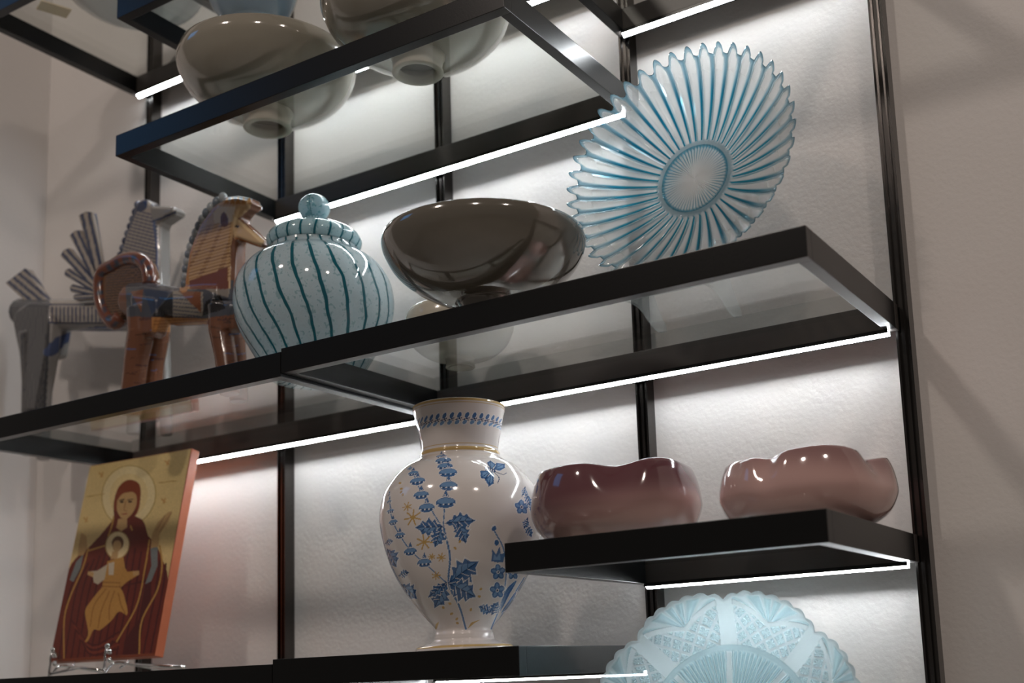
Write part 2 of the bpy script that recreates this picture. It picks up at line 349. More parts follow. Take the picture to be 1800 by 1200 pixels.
# dented plum bowls: a round bowl pressed in at places along its rim
def dented_bowl(label, x, y, z, r, h, dents, rimwave, yaw, shade):
    t = thing('dented_bowl', label, 'bowl', W(x, y, z), group='plum and pink dented bowls')
    prof = smooth_profile([(.02, .0), (.50, .0), (.66, .03), (.88, .20), (.99, .45), (1.0, .62), (.965, .85), (.92, 1.0)], 46)
    n = 160; th = np.linspace(0, 2*math.pi, n, endpoint=False); rings = []
    def ring(rr, zz, inset):
        q = max(0, (zz-.35)/.65)**1.3; k = np.zeros(n); lift = np.zeros(n)
        for a, dep, wd in dents:
            dd = (th-a+math.pi) % (2*math.pi)-math.pi; k += dep*np.exp(-(dd/wd)**2); lift += -.5*dep*np.exp(-(dd/(wd*1.2))**2)
        for a, up, wd in rimwave:
            dd = (th-a+math.pi) % (2*math.pi)-math.pi; lift += up*np.exp(-(dd/wd)**2)
        R_r = (rr-inset)*(1-k*q)*(1+.03*np.cos(2*th+.6)); Zz = zz+lift*q
        return np.stack([r*R_r*np.cos(th), r*R_r*np.sin(th), h*np.maximum(Zz, 0)], 1)
    for rr, zz in prof: rings.append(ring(rr, zz, 0))
    rings.append(ring(.895, 1.012, 0))
    for rr, zz in prof[::-1]: rings.append(ring(max(rr-.045, .015), max(zz, .05), 0))
    v = np.concatenate(rings); m_ = len(rings)
    i = np.arange(m_-1)[:, None]*n; j = np.arange(n)[None]; k = (j+1) % n
    f = np.stack([i+j, i+k, i+n+k, i+n+j], -1).reshape(-1, 4)
    me = mesh('bowl_body', v, f, True)
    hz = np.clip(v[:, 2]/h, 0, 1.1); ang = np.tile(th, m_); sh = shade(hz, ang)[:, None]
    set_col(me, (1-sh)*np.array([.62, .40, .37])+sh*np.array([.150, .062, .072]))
    obj('bowl_body', me, M['mauve'], t, rot=(0, 0, yaw)); return t
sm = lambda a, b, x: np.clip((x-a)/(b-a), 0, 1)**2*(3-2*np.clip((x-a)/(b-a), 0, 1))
f1 = facing(3.13, -.5); f2 = facing(3.70, -.42)
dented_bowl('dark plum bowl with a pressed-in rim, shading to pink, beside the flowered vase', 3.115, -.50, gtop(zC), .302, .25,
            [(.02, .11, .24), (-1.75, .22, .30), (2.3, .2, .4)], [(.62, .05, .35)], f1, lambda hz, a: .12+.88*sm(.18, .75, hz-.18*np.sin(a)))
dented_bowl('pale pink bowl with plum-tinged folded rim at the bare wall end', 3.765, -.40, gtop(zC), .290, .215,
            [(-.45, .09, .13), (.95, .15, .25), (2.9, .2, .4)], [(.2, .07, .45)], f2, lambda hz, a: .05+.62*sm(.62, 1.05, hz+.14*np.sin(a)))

# ================================================================== striped lidded jar
jx, jy = 1.735, -.50; jz = gtop(zA)
k = 1/412.
jar = thing('lidded_jar', 'round pale blue glass jar with winding teal stripes and knobbed lid', 'jar', W(jx, jy, jz))
body = smooth_profile([(62*k, .0), (74*k, .008), (103*k, 50*k), (127*k, 100*k), (134*k, 140*k), (128*k, 180*k), (108*k, 212*k), (84*k, 229*k), (75*k, 235*k), (74*k, 246*k)], 60)
prof = [(.0001, .012), (50*k, .012), (56*k, 0)]+[tuple(p) for p in body]+[(70*k, 247*k), (69*k, 235*k), (.0001, 225*k)]
obj('jar_body', lathe('jar_body', [(a, b*.95) for a, b in prof], 128), jar_mat('striped_jar_glass', 24, 2.4, .085, 235*k*S), jar)
lid = smooth_profile([(75*k, 243*k), (79*k, 250*k), (80*k, 260*k), (72*k, 272*k), (50*k, 284*k), (29*k, 290*k), (19*k, 295*k), (17*k, 301*k)], 40)
lido = obj('jar_lid', lathe('jar_lid', [(a, b*.95) for a, b in [(.0001, 243*k), (70*k, 241*k)]+[tuple(p) for p in lid]+[(.0001, 301*k)]], 128), jar_mat('striped_lid_glass', 21, -2., .08, 235*k*S, .5, (.42, .58, .62)), jar)
kb = [(math.sin(a)*27*k, 322*k-math.cos(a)*26*k) for a in np.linspace(.55, math.pi-.001, 24)]
obj('lid_knob', lathe('lid_knob', [(a, b*.95) for a, b in [(.0001, 298*k)]+kb], 48), jar_mat('speckled_knob_glass', 3, 3., .01, .3, .75, (.40, .55, .60)), lido)

# ================================================================== ribbed opalescent platter on its acrylic stand
NR = 42
def platter():
    x, y, z = 3.388, -.44, .648
    R0, dep = .428, .135
    root = thing('ribbed_platter', 'big round pale blue ribbed glass platter with scalloped edge, standing upright', 'platter', W(x, y, z))
    root.rotation_euler = (math.radians(90-9.5), 0, math.radians(-2))
    n = NR*26; th = np.linspace(0, 2*math.pi, n, endpoint=False); rs = np.r_[np.linspace(.004, .128, 16), np.linspace(.132, .150, 5), np.linspace(.156, R0, 46), R0+.006]
    c = np.cos(NR*th)
    def surf(r, back):
        u = np.clip((r-.15)/(R0-.15), 0, 1.05); hgt = -dep+dep*(.55*u+.45*u**2)
        if r < .129: rib = .0035*np.cos(60*th)*min(1, r/.06)
        elif r < .153: rib = np.zeros(n)+.004
        else: rib = c*(.004+.012*u)
        tipr = (np.clip((c+.15)/1.15, 0, 1)**.42)*.026*sm(.84, 1.0, u)-.006*sm(.84, 1., u)
        wob = 1+.012*np.sin(3*th+1)*u
        rr = (r+tipr)*wob; zz = hgt+rib+.010*np.sin(2*th+.5)*u - (.014 if back else 0)*(1-.35*u)
        return np.stack([rr*np.cos(th), rr*np.sin(th), zz], 1)
    rings = [surf(r, False) for r in rs]; rb = rs[::-1][1:]; rings += [surf(r, True) for r in rb]
    v = np.concatenate(rings); m_ = len(rings); i = np.arange(m_-1)[:, None]*n; j = np.arange(n)[None]; q = (j+1) % n
    f = np.stack([i+j, i+q, i+n+q, i+n+j], -1).reshape(-1, 4)
    me = mesh('platter_glass', v, f, True)
    allr = np.r_[rs, rb]; rr = np.repeat(allr, n); cc = np.tile(c, m_); c60 = np.tile(np.cos(60*th), m_)
    u = np.clip((rr-.15)/(R0-.15), 0, 1)
    line = sm(-.40, -.92, cc)*(rr > .15)*(1-.45*sm(.55, .95, u))
    line = np.maximum(line, (rr > .120)*(rr < .1335)*.85); line = np.maximum(line, .7*sm(-.2, -.9, c60)*(rr < .12)*sm(.04, .1, rr)); line = np.maximum(line, .35*((rr > .13)*(rr < .153)))
    tip = sm(.965, 1., u)*.55
    line = np.clip(np.maximum(line, tip), 0, 1)[:, None]
    pale = np.array([.95, .96, .96]); teal = np.array([.02, .31, .44])
    set_col(me, pale*(1-line)+teal*line)
    set_float(me, np.clip(.36+.24*(rr < .13)+.12*line[:, 0]-.12*sm(.5, .9, u), 0, 1), 'Dense')
    obj('platter_glass', me, M['opal'], root)
    return root
platter()
def slab(name, pts, th, bev=0.):
    """outline (x, z) given thickness th along y"""
    bm = bmesh.new(); vs_ = [bm.verts.new((p[0]*S, -th/2*S, p[1]*S)) for p in pts]; fc = bm.faces.new(vs_)
    r = bmesh.ops.extrude_face_region(bm, geom=[fc]); bmesh.ops.translate(bm, vec=(0, th*S, 0), verts=[g for g in r['geom'] if isinstance(g, bmesh.types.BMVert)])
    bmesh.ops.recalc_face_normals(bm, faces=bm.faces[:])
    if bev: bmesh.ops.bevel(bm, geom=[e for e in bm.edges if e.calc_face_angle(0) > .6], offset=bev*S, segments=2, affect='EDGES')
    bmesh.ops.triangulate(bm, faces=[f_ for f_ in bm.faces if len(f_.verts) > 4])
    me = bpy.data.meshes.new(name); bm.to_mesh(me); bm.free(); return me
def easel(x, y, z, w, back, label, lift=1.):
    t = thing('plate_stand', label, 'stand', W(x, y, z))
    hgt = .42
    # side outline in (depth, height): scroll foot at the front, seat for the rim, tall sloping back
    side = curve([(-.10, 0), (-.125, .015), (-.115, .05), (-.085, .06), (-.066, .10), (-.045, .098), (-.030, .064), (.035, .060), (.135, .15), (.235, .29), (.275, hgt), (.30, hgt), (.28, .28), (.21, .13), (.28, .04), (.32, .018), (.31, 0), (.24, .0), (.12, .036), (-.03, .026), (-.06, .0)], 80)[:-1]; side = [(a, b_*(lift if b_ < .2 else 1+(lift-1)*.5)) for a, b_ in side]
    for s in (-1, 1):
        obj('stand_side', slab('stand_side', side, .014), M['acrylic'], t, (s*w/2*S, 0, 0), (0, 0, math.radians(90)))
    obj('stand_brace', box('stand_brace', (-w/2, .10, .075), (w/2, .112, .11), .002), M['acrylic'], t)
    return t
easel(3.34, -.52, gtop(zA), .30, 0, 'clear acrylic plate stand holding the ribbed blue platter', 1.38)
easel(3.44, -.495, gtop(zJ), .30, 0, 'clear acrylic plate stand holding the pressed pale blue plate')

# ================================================================== pressed pale blue plate with eight fan petals
def pressed_plate():
    x, y, z, R0 = 3.44, -.42, -1.315, .452
    root = thing('pressed_plate', 'pale blue pressed glass plate with fan and diamond patterned scalloped petals', 'plate', W(x, y, z)); root.rotation_euler = (math.radians(90-10), 0, math.radians(9))
    n = 1152; th = np.linspace(0, 2*math.pi, n, endpoint=False)+math.pi/2
    rs = np.r_[np.linspace(.006, .262, 44), np.linspace(.267, .285, 5), np.linspace(.288, R0, 92)]
    ph = ((th-math.pi/2)/(2*math.pi)*8) % 1.0          # 0 = between two petals, .5 = petal middle
    pc = np.abs(ph-.5)*2                              # 0 petal middle .. 1 gap
    lobe = 1-.055*pc**3; ser = .010*np.abs(np.sin(8*7*(th-math.pi/2)/2))
    rings = []; hts = []; dens = []
    def relief(r):
        u = np.clip((r-.285)/(R0-.285), 0, 1); h_ = np.zeros(n); w_ = np.zeros(n)
        if r < .263:   # star of fine rays, with eight wider spokes
            ray_ = np.cos(8*14*(th-math.pi/2)); s_ = sm(.05, .12, r)
            h_ = .0035*ray_*s_; w_ = .5*sm(.2, .9, ray_)*s_
            sp = pc > 1-.014/max(r, .02)*1.6; h_ = np.where(sp, .006, h_); w_ = np.where(sp, .85, w_)
        elif r < .287: h_ = np.full(n, .009); w_ = np.full(n, .25)
        else:
            gap = (1-pc)/2*2*math.pi/8*r               # arc length from the gap line
            bar = gap < .030; h_ = np.where(bar, .008*np.cos(np.clip(gap/.030, 0, 1)*1.4), h_); w_ = np.where(bar, .8, w_)
            a_ = (ph-.5)*2*math.pi/8*r; b_ = r-(.285+.50*(R0-.285))   # petal coordinates from the fan's foot
            fan = (b_ > np.abs(a_)*.45) & ~bar
            an = np.arctan2(a_, np.maximum(b_, 1e-4)); fr = np.cos(an*13)
            h_ = np.where(fan, .006*fr, h_); w_ = np.where(fan, .15+.55*sm(.1, .9, fr), w_)
            edge = (np.abs(b_-np.abs(a_)*.45) < .008) & ~bar
            h_ = np.where(edge, .008, h_); w_ = np.where(edge, .9, w_)
            dm = ~fan & ~bar & ~edge
            d1 = (a_+b_)/.052; d2 = (a_-b_)/.052; g1 = np.abs((d1+.5) % 1-.5); g2 = np.abs((d2+.5) % 1-.5); gl = np.minimum(g1, g2) < .13
            ctr = np.hypot((d1 % 1)-.5, (d2 % 1)-.5); star = np.cos(8*np.arctan2((d1 % 1)-.5, (d2 % 1)-.5)) > .35
            h_ = np.where(dm, np.where(gl, .007, -.002+.004*star*(ctr < .4)), h_); w_ = np.where(dm, np.where(gl, .85, .25+.35*star*(ctr < .35)), w_)
            if u > .955: h_ = np.full(n, .006); w_ = np.full(n, .75)
        return h_, w_
    for r in rs:
        u = np.clip((r-.285)/(R0-.285), 0, 1); h_, w_ = relief(r)
        rr = r*(1+(lobe-1)*u)+ser*sm(.93, 1., u); base = -.055+.085*u**1.5-.02*pc**2*u
        rings.append(np.stack([rr*np.cos(th), rr*np.sin(th), base+h_], 1)); hts.append(w_)
    for r in rs[::-1][1::3]:
        u = np.clip((r-.285)/(R0-.285), 0, 1); rr = r*(1+(lobe-1)*u); base = -.055+.085*u**1.5-.02*pc**2*u
        rings.append(np.stack([rr*np.cos(th), rr*np.sin(th), base-.016], 1)); hts.append(np.full(n, .5))
    v = np.concatenate(rings); m_ = len(rings); w_ = np.concatenate(hts)[:, None]
    i = np.arange(m_-1)[:, None]*n; j = np.arange(n)[None]; q = (j+1) % n
    me = mesh('plate_glass', v, np.stack([i+j, i+q, i+n+q, i+n+j], -1).reshape(-1, 4), True)
    set_col(me, np.array([.56, .74, .79])*(1-w_)+np.array([.90, .93, .94])*w_)
    set_float(me, .38+.38*w_[:, 0], 'Dense'); obj('plate_glass', me, M['opal'], root)
pressed_plate()

# ================================================================== flowered porcelain vase
VX, VY, VZ = 2.46, -.50, gtop(zF)
VK = 1/(2.61*470)
def vase():
    root = thing('flowered_vase', 'white porcelain vase with blue enamel flowers, butterfly and gold bands', 'vase', W(VX, VY, VZ))
    pts = [(62, 213), (78, 211), (110, 203), (160, 193), (215, 182), (255, 176), (270, 176), (280, 182), (292, 182), (300, 186), (318, 214), (345, 258), (390, 302), (460, 348), (540, 367), (620, 365), (720, 343), (820, 306), (920, 249), (1010, 180), (1062, 134), (1080, 126), (1095, 132), (1108, 134), (1124, 140), (1140, 185), (1150, 212), (1164, 218), (1174, 216)]
    pr = smooth_profile(pts, 420)                                   # (Y down the vase, half width)
    n = 720; th = np.linspace(0, 2*math.pi, n, endpoint=False); m_ = len(pr)
    def grid(p, n_):
        v, f, t_ = lathe_arr([(hw*VK, (1175-Y)*VK) for Y, hw in p], n_); return v, f, t_
    v, f, t_ = grid(pr[::-1], n)
    me = mesh('vase_body', v, f, True)
    Y = np.repeat(pr[::-1, 0], n); HW = np.repeat(pr[::-1, 1], n)
    rel = t_-facing(VX, VY); X0 = HW*np.sin(rel); X0 = np.where(np.cos(rel) > 0, X0, -X0)      # the pattern repeats on the far side
    X = 395+(Y-60)*.03+X0
    white = np.array([.74, .70, .68]); P = Painter(X, Y, white)
    B0, B1, B2, HL, GO = (.022, .060, .16), (.060, .155, .36), (.17, .32, .56), (.82, .82, .83), (.55, .36, .12)
    rnd = random.Random(4)
    def rotp(pts, cx, cy, ang, s=1., sy=1.):
        c, q = math.cos(ang), math.sin(ang); return [(cx+s*(x*c-y*sy*q), cy+s*(x*q+y*sy*c)) for x, y in pts]
    LEAF = [(0, 0), (.15, -.12), (.22, -.10), (.30, -.30), (.40, -.20), (.50, -.38), (.60, -.20), (.72, -.28), (.80, -.12), (1, 0), (.82, .10), (.74, .26), (.62, .16), (.52, .36), (.40, .18), (.30, .30), (.22, .10), (.12, .12)]
    def leaf(cx, cy, tx, ty, wid=1.):
        wid *= 1.15
        L = math.hypot(tx-cx, ty-cy); a = math.atan2(ty-cy, tx-cx)
        P.poly(rotp([(x*1.06-.02, y*1.18) for x, y in LEAF], cx, cy, a, L, wid), HL); P.poly(rotp(LEAF, cx, cy, a, L, wid), B1)
        P.poly(rotp([(.08, 0), (.5, -.22), (.93, 0), (.5, -.02)], cx, cy, a, L, wid), B2)
        P.stroke(rotp([(0, 0), (.9, 0)], cx, cy, a, L), 4, B0)
        for q in (.3, .5, .7):
            for sg in (-1, 1): P.stroke(rotp([(q-.08, 0), (q+.05, sg*.17*wid)], cx, cy, a, L), 2.6, HL if sg > 0 else B0)
    def lance(pts, w):
        c = curve(pts, 14); L = len(c)
        for q in range(L-1): P.stroke([c[q], c[q+1]], w*math.sin(math.pi*(q+.6)/L)+4, HL)
        for q in range(L-1): P.stroke([c[q], c[q+1]], w*math.sin(math.pi*(q+.6)/L)+1, B1)
        P.stroke(list(c), 2, B2)
    def stem(pts, w=7): c = list(curve(pts, 26)); P.stroke(c, w+4, HL); P.stroke(c, w, B1); P.stroke([(a-1, b) for a, b in c], 2, B2)
    def whorl(x, y, w):
        w *= 1.22
        h = w*.55; P.poly([(x, y-h*2.6), (x-w*.5, y), (x+w*.5, y)], HL); 
        for q in (-.4, -.2, 0, .2, .4): P.stroke([(x, y-h*2.4), (x+q*w*1.3, y)], 2.6, B1)
        P.oval(x, y, w+3, h+3, HL); P.oval(x, y, w, h, B1); P.oval(x, y-h*.3, w*.85, h*.55, B2)
        for q in range(7): P.oval(x-w*.8+q*w*.27, y+h*.35, 3.4, 3.4, B0 if q % 2 else HL)
    def lavender(st, fl):
        stem(st, 5)
        for x, y, w in fl: whorl(x, y, w)
    lavender([(350, 885), (290, 830), (200, 745), (148, 672), (110, 590), (96, 470)], [(95, 485, 6), (97, 518, 10), (104, 562, 14), (117, 612, 17), (148, 672, 19), (194, 745, 23), (255, 797, 25)])
    lavender([(330, 655), (290, 590), (240, 500), (200, 400), (183, 360)], [(184, 372, 10), (201, 402, 19), (222, 446, 27), (240, 512, 27), (265, 570, 28)])
    lavender([(335, 655), (340, 580), (350, 470), (345, 390), (322, 320)], [(321, 326, 19), (331, 353, 28), (339, 385, 27), (353, 417, 32), (356, 480, 31), (345, 553, 34)])
    stem([(433, 1078), (405, 985), (360, 890), (364, 780), (347, 700), (335, 650)], 8)
    leaf(335, 655, 214, 648, .8); leaf(325, 655, 300, 738, 1.0); leaf(345, 640, 472, 632, .75); leaf(395, 640, 432, 728, .9)
    leaf(360, 885, 486, 800, .9); leaf(362, 890, 476, 948, .95); leaf(350, 888, 296, 985, .95); leaf(348, 884, 268, 940, .6)
    stem([(52, 600), (85, 740), (150, 880), (220, 990), (298, 1080)], 6); leaf(75, 690, 118, 690, .9); leaf(85, 715, 130, 800, .9); leaf(138, 835, 188, 828, .9); leaf(148, 870, 220, 940, .8)
    # butterfly
    for pl in ([(535, 400), (522, 365), (535, 352), (560, 372), (552, 398)], [(548, 398), (565, 362), (600, 362), (600, 385), (575, 405)], [(530, 408), (490, 412), (494, 446), (512, 450), (538, 420)], [(540, 415), (512, 455), (528, 484), (548, 470), (550, 425)]):
        c = np.mean(pl, 0); P.poly([tuple(c+(np.array(p)-c)*1.14) for p in pl], HL); P.poly(pl, B1); P.poly([tuple(c+(np.array(p)-c)*.6) for p in pl], B2)
        for p in pl[1:4]: P.stroke([(538, 405), p], 2.6, B0)
    P.oval(535, 403, 24, 11, B0, .35)
    for q in range(4): P.stroke([(522+q*9, 393+q*3), (518+q*9, 409+q*3)], 3, HL)
    P.stroke(curve([(555, 412), (590, 422), (606, 412)]).tolist(), 3, B0); P.stroke(curve([(552, 416), (572, 440), (566, 466)]).tolist(), 3, B0)
    # blossoms
    def blossom(x, y, r):
        for q in range(5): a = q*2*math.pi/5-.4; P.oval(x+r*.55*math.cos(a), y+r*.55*math.sin(a), r*.56+3, r*.44+3, HL, a)
        for q in range(5): a = q*2*math.pi/5-.4; P.oval(x+r*.55*math.cos(a), y+r*.55*math.sin(a), r*.54, r*.42, B1, a); P.oval(x+r*.62*math.cos(a), y+r*.62*math.sin(a), r*.32, r*.2, B2, a)
        P.oval(x, y, r*.24, r*.24, HL); P.oval(x, y, r*.14, r*.14, B0)
    stem([(545, 1078), (590, 960), (606, 840), (590, 745), (545, 665)], 6); stem([(556, 1078), (640, 940), (690, 860)], 5); stem([(690, 480), (735, 600), (752, 640)], 5)
    lance([(585, 1000), (612, 930), (650, 880)], 22); lance([(590, 1010), (625, 970), (652, 925)], 16); lance([(660, 920), (690, 880), (705, 850)], 12)
    for x, y, r in ((570, 845, 30), (568, 920, 31), (636, 846, 26), (672, 566, 30), (722, 560, 18)): blossom(x, y, r)
    P.oval(549, 663, 12, 16, HL, .5); P.oval(550, 666, 9, 12, B1, .5); P.oval(562, 722, 13, 15, HL); P.oval(562, 724, 10, 12, B1)
    P.poly([(540, 800), (543, 752), (560, 772), (575, 738), (580, 770), (600, 765), (592, 805), (565, 806)], B1); P.poly([(548, 795), (551, 770), (563, 785), (575, 765), (580, 795)], B2)
    leaf(548, 1010, 486, 985, .9); leaf(545, 1020, 575, 965, .9); leaf(690, 640, 720, 690, .9); leaf(700, 610, 682, 660, .8); leaf(690, 500, 712, 560, .7); leaf(690, 470, 672, 520, .5)
    # gilt sprigs and specks
    for x, y, r in ((205, 605, 36), (255, 712, 34), (180, 556, 20), (328, 780, 18), (286, 775, 14), (306, 853, 18)):
        for q in range(7): a = q*.9+x; P.stroke([(x, y), (x+r*math.cos(a), y+r*.9*math.sin(a))], 6 if r > 30 else 4.5, GO)
    for x, y in ((145, 440), (152, 470), (160, 498), (150, 485), (385, 745), (335, 985), (365, 970), (372, 1012), (392, 1035), (395, 1052), (455, 998), (495, 915), (488, 945), (405, 718)): P.oval(x+rnd.uniform(-2, 2), y, 7, 5, GO, rnd.uniform(0, 3))
    P.poly([(296, 1078), (300, 1050), (316, 1040), (308, 1065)], GO); P.poly([(440, 1078), (455, 1052), (496, 1040), (468, 1056)], GO)
    # garland round the neck
    for q in range(-9, 10):
        x = 395+201*math.sin(q*.168); sq = max(.25, math.cos(q*.168)); P.oval(x+4, 138, 11*sq, 17, HL, .5); P.oval(x+4, 138, 8.5*sq, 14, B1, .5); P.oval(x-6, 168, 11*sq, 15, HL, .9); P.oval(x-6, 168, 8*sq, 12, B2, .9); P.oval(x+9*sq, 160, 3.5, 3.5, B0)
        P.stroke([(x-14*sq, 158), (x+14*sq, 150)], 4.5, B0)
    for a, b in ((60, 72), (79, 82), (258, 262), (272, 292), (1147, 1156)): P.c[(Y > a) & (Y < b)] = (.60, .42, .17)
    set_col(me, P.c); obj('vase_body', me, M['vase'], root)
    inn = [(213*VK-.004, (1175-62)*VK)]+[((h-9)*VK, (1175-y_)*VK) for y_, h in pts[1:-9]]+[(.0001, (1175-920)*VK)]
    me2 = lathe('vase_inside', [(212.8*VK, (1175-62)*VK), (208*VK, (1175-59)*VK)]+inn[1:], 96); obj('vase_inside', me2, principled('white_porcelain', (.74, .70, .68), .15, coat=.5), root)
    obj('vase_base', lathe('vase_base', [(216*VK, .0008), (180*VK, 0), (170*VK, .012), (.0001, .012)], 96), bpy.data.materials['white_porcelain'], root)
vase()

# ================================================================== painted icon on a wire easel
def icon():
    y0 = -.50; zb = gtop(zG)+.075
    bl = on_y(90, 1158, y0); br = on_y(280, 1147, y0); x0, x1 = bl[0], br[0]
    wd = (x1-x0)*.94; lean = math.radians(11.5); hgt = .955/math.cos(lean); tk = .050
    root = thing('icon_panel', 'gilded wooden icon of a red-robed haloed figure, leaning on a wire easel', 'icon', W(x0-.015, y0, zb)); root.rotation_euler = (-lean, 0, math.radians(2))
    obj('wood_panel', box('wood_panel', (0, .002, 0), (wd, tk, hgt), .004), M['iconside'], root)
    nu, nv = 300, 440; uu, vv = np.meshgrid(np.linspace(0.004, .996, nu), np.linspace(.004, .996, nv))
    v = np.stack([uu*wd, np.zeros_like(uu), hgt*(1-vv)], -1).reshape(-1, 3)
    i = (np.arange(nv-1)[:, None]*nu+np.arange(nu-1)[None]).ravel(); f = np.stack([i, i+nu, i+nu+1, i+1], 1)
    me = mesh('painted_face', v, f)
    u, w = uu.ravel(), vv.ravel(); TL, TR, BR, BL = map(np.array, ((258., 110.), (752., 38.), (582., 1075.), (28., 1100.)))
    q = ((1-u)*(1-w))[:, None]*TL+(u*(1-w))[:, None]*TR+(u*w)[:, None]*BR+((1-u)*w)[:, None]*BL
    P = Painter(q[:, 0], q[:, 1], (.74, .55, .25))
    rng = np.random.default_rng(2); 
    GOLD, PALE, RED, DRED, DARK, OCH, SKIN, BLUE = (.62, .44, .17), (.82, .66, .37), (.16, .030, .020), (.085, .018, .016), (.03, .012, .01), (.52, .27, .07), (.55, .34, .15), (.20, .22, .22)
    P.oval(448, 275, 135, 160, (.50, .34, .12), .15); P.oval(448, 275, 130, 155, PALE, .15); P.oval(448, 275, 95, 115, (.78, .60, .30), .15)
    robe = curve([(372, 395), (310, 470), (240, 540), (175, 590), (130, 660), (80, 830), (40, 1000), (20, 1110)], 30).tolist()+[(600, 1110)]+curve([(600, 1000), (640, 720), (610, 600), (575, 520), (545, 490), (520, 410), (470, 380)], 30).tolist()
    P.poly(robe, RED)
    for k_ in range(15):   # drapery folds
        x = 90+k_*34; P.stroke(curve([(x+120-k_*4, 520+abs(7-k_)*16), (x+50, 760), (x-10, 1090)]).tolist(), 9, DRED)
    for k_ in range(5): P.stroke(curve([(150+k_*14, 900+k_*25), (260, 1020+k_*12), (400, 960+k_*20)]).tolist(), 8, (.22, .045, .025) if k_ % 2 else DRED)
    P.poly([(395, 740), (530, 720), (500, 900), (430, 1000), (420, 1075), (500, 1075), (520, 900), (560, 800), (560, 700)], DRED)
    # opened sleeves and hands
    P.poly([(140, 700), (175, 610), (215, 570), (200, 640), (160, 710)], BLUE); P.poly([(530, 730), (560, 640), (555, 550), (590, 545), (590, 640), (560, 715)], BLUE)
    P.poly([(185, 580), (190, 520), (205, 460), (232, 480), (236, 540), (215, 575)], SKIN); P.poly([(556, 550), (562, 480), (590, 420), (640, 370), (662, 365), (640, 420), (600, 480), (594, 545)], SKIN)
    for a, b in (((600, 470), (655, 375)), ((585, 460), (625, 385))): P.stroke([a, b], 5, (.40, .22, .10))
    for ln in ([(240, 545), (210, 640), (140, 790), (110, 900), (110, 1090)], [(550, 510), (530, 640), (490, 830), (390, 1005)], [(600, 540), (612, 640), (590, 760), (515, 910), (505, 1065)], [(240, 555), (330, 530)], [(375, 380), (360, 440), (345, 480)], [(475, 365), (455, 420), (465, 455)]): P.stroke(curve(ln, 30).tolist(), 8, (.50, .27, .07))
    # head
    P.poly(curve([(375, 385), (375, 310), (400, 230), (450, 193), (500, 215), (508, 280), (490, 370), (440, 400), (375, 385)], 50).tolist(), (.24, .055, .025))
    P.poly([(375, 370), (372, 350), (395, 360), (470, 352), (488, 345), (480, 378), (440, 470), (380, 470)], RED)
    P.poly(curve([(392, 300), (420, 265), (470, 258), (490, 290), (478, 350), (440, 395), (410, 390), (390, 350), (392, 300)], 40).tolist(), SKIN); P.poly([(395, 395), (440, 395), (440, 440), (410, 460), (385, 440)], SKIN)
    for x in (415, 456): P.stroke([(x-13, 299), (x+13, 295)], 5, DARK); P.oval(x, 308, 10, 5, DARK)
    P.stroke([(434, 305), (425, 352), (438, 355)], 4, (.36, .17, .07)); P.stroke([(416, 372), (440, 370)], 5, (.35, .08, .05))
    # child figure
    P.oval(390, 530, 62, 72, (.40, .24, .08), .15); P.oval(390, 530, 57, 67, PALE, .15)
    P.oval(392, 520, 30, 36, (.16, .07, .03), .15); P.oval(388, 535, 22, 30, SKIN, .15); P.poly([(365, 560), (395, 565), (390, 600), (355, 600)], SKIN)
    P.poly([(340, 610), (420, 590), (430, 650), (400, 745), (310, 740)], OCH); P.poly([(345, 620), (375, 615), (370, 680), (345, 680)], (.60, .52, .40))
    P.poly([(235, 675), (240, 660), (290, 655), (340, 625), (325, 700), (290, 725), (268, 715), (265, 690)], (.55, .47, .35)); P.poly([(235, 675), (238, 658), (270, 665), (265, 690)], SKIN)
    P.poly([(415, 620), (440, 665), (495, 660), (500, 680), (440, 715), (405, 745)], OCH); P.poly([(468, 662), (500, 662), (500, 682), (470, 688)], SKIN)
    P.poly(curve([(310, 740), (250, 810), (222, 860), (240, 960), (222, 1005), (240, 1000), (270, 945), (300, 950), (360, 905), (400, 860), (442, 880), (435, 820), (400, 740), (310, 740)], 60).tolist(), OCH)
    for ln in ([(330, 750), (270, 830), (250, 930)], [(350, 760), (310, 850), (290, 940)], [(375, 760), (350, 840), (350, 900)], [(395, 770), (410, 830), (430, 870)], [(315, 735), (400, 740)], [(315, 715), (405, 720)]): P.stroke(curve(ln).tolist(), 6, (.34, .15, .035))
    for x, y_ in ((315, 160), (230, 395), (638, 110), (620, 310)): P.stroke([(x-10, y_-10), (x+6, y_+8)], 7, (.58, .30, .10)); P.stroke([(x+8, y_-12), (x-2, y_+12)], 6, (.58, .30, .10))
    P.stroke([(598, 215), (680, 208)], 5, (.50, .30, .10)); P.stroke([(240, 275), (325, 262)], 5, (.54, .34, .12)); P.stroke([(25, 1096), (585, 1070)], 14, (.24, .06, .03))
    P.c *= (1+.10*rng.standard_normal((len(u), 1))).clip(.8, 1.2)
    set_col(me, P.c); obj('painted_face', me, M['icon'], root)
    # easel
    e = thing('wire_easel', 'chrome wire easel with ball ends under the icon panel', 'easel', W(x0-.015, y0, gtop(zG)))
    zt = zb-gtop(zG)
    for fx in (.11*wd, .66*wd):
        obj('wire_leg', tube('wire_leg', curve([(fx, -.035, .125), (fx, -.045, .10), (fx, -.048, .05), (fx, -.050, .007), (fx, .0, .052), (fx, .10, .044), (fx, .30, .008)], 26), .006, 8), M['chrome'], e)
        obj('wire_back', tube('wire_back', curve([(fx, .03, .03), (fx, .082+.05*math.tan(lean), .10), (fx, .085+.45*math.tan(lean), .50)], 12), .006, 8), M['chrome'], e)
        for bz, by in ((.128, -.034), (.104, -.024), (.066, -.022)):
            me = lathe('ball_end', [(math.sin(a)*.013, -math.cos(a)*.013) for a in np.linspace(.001, math.pi-.001, 12)], 16); obj('ball_end', me, M['chrome'], e, (fx*S, by*S, bz*S))
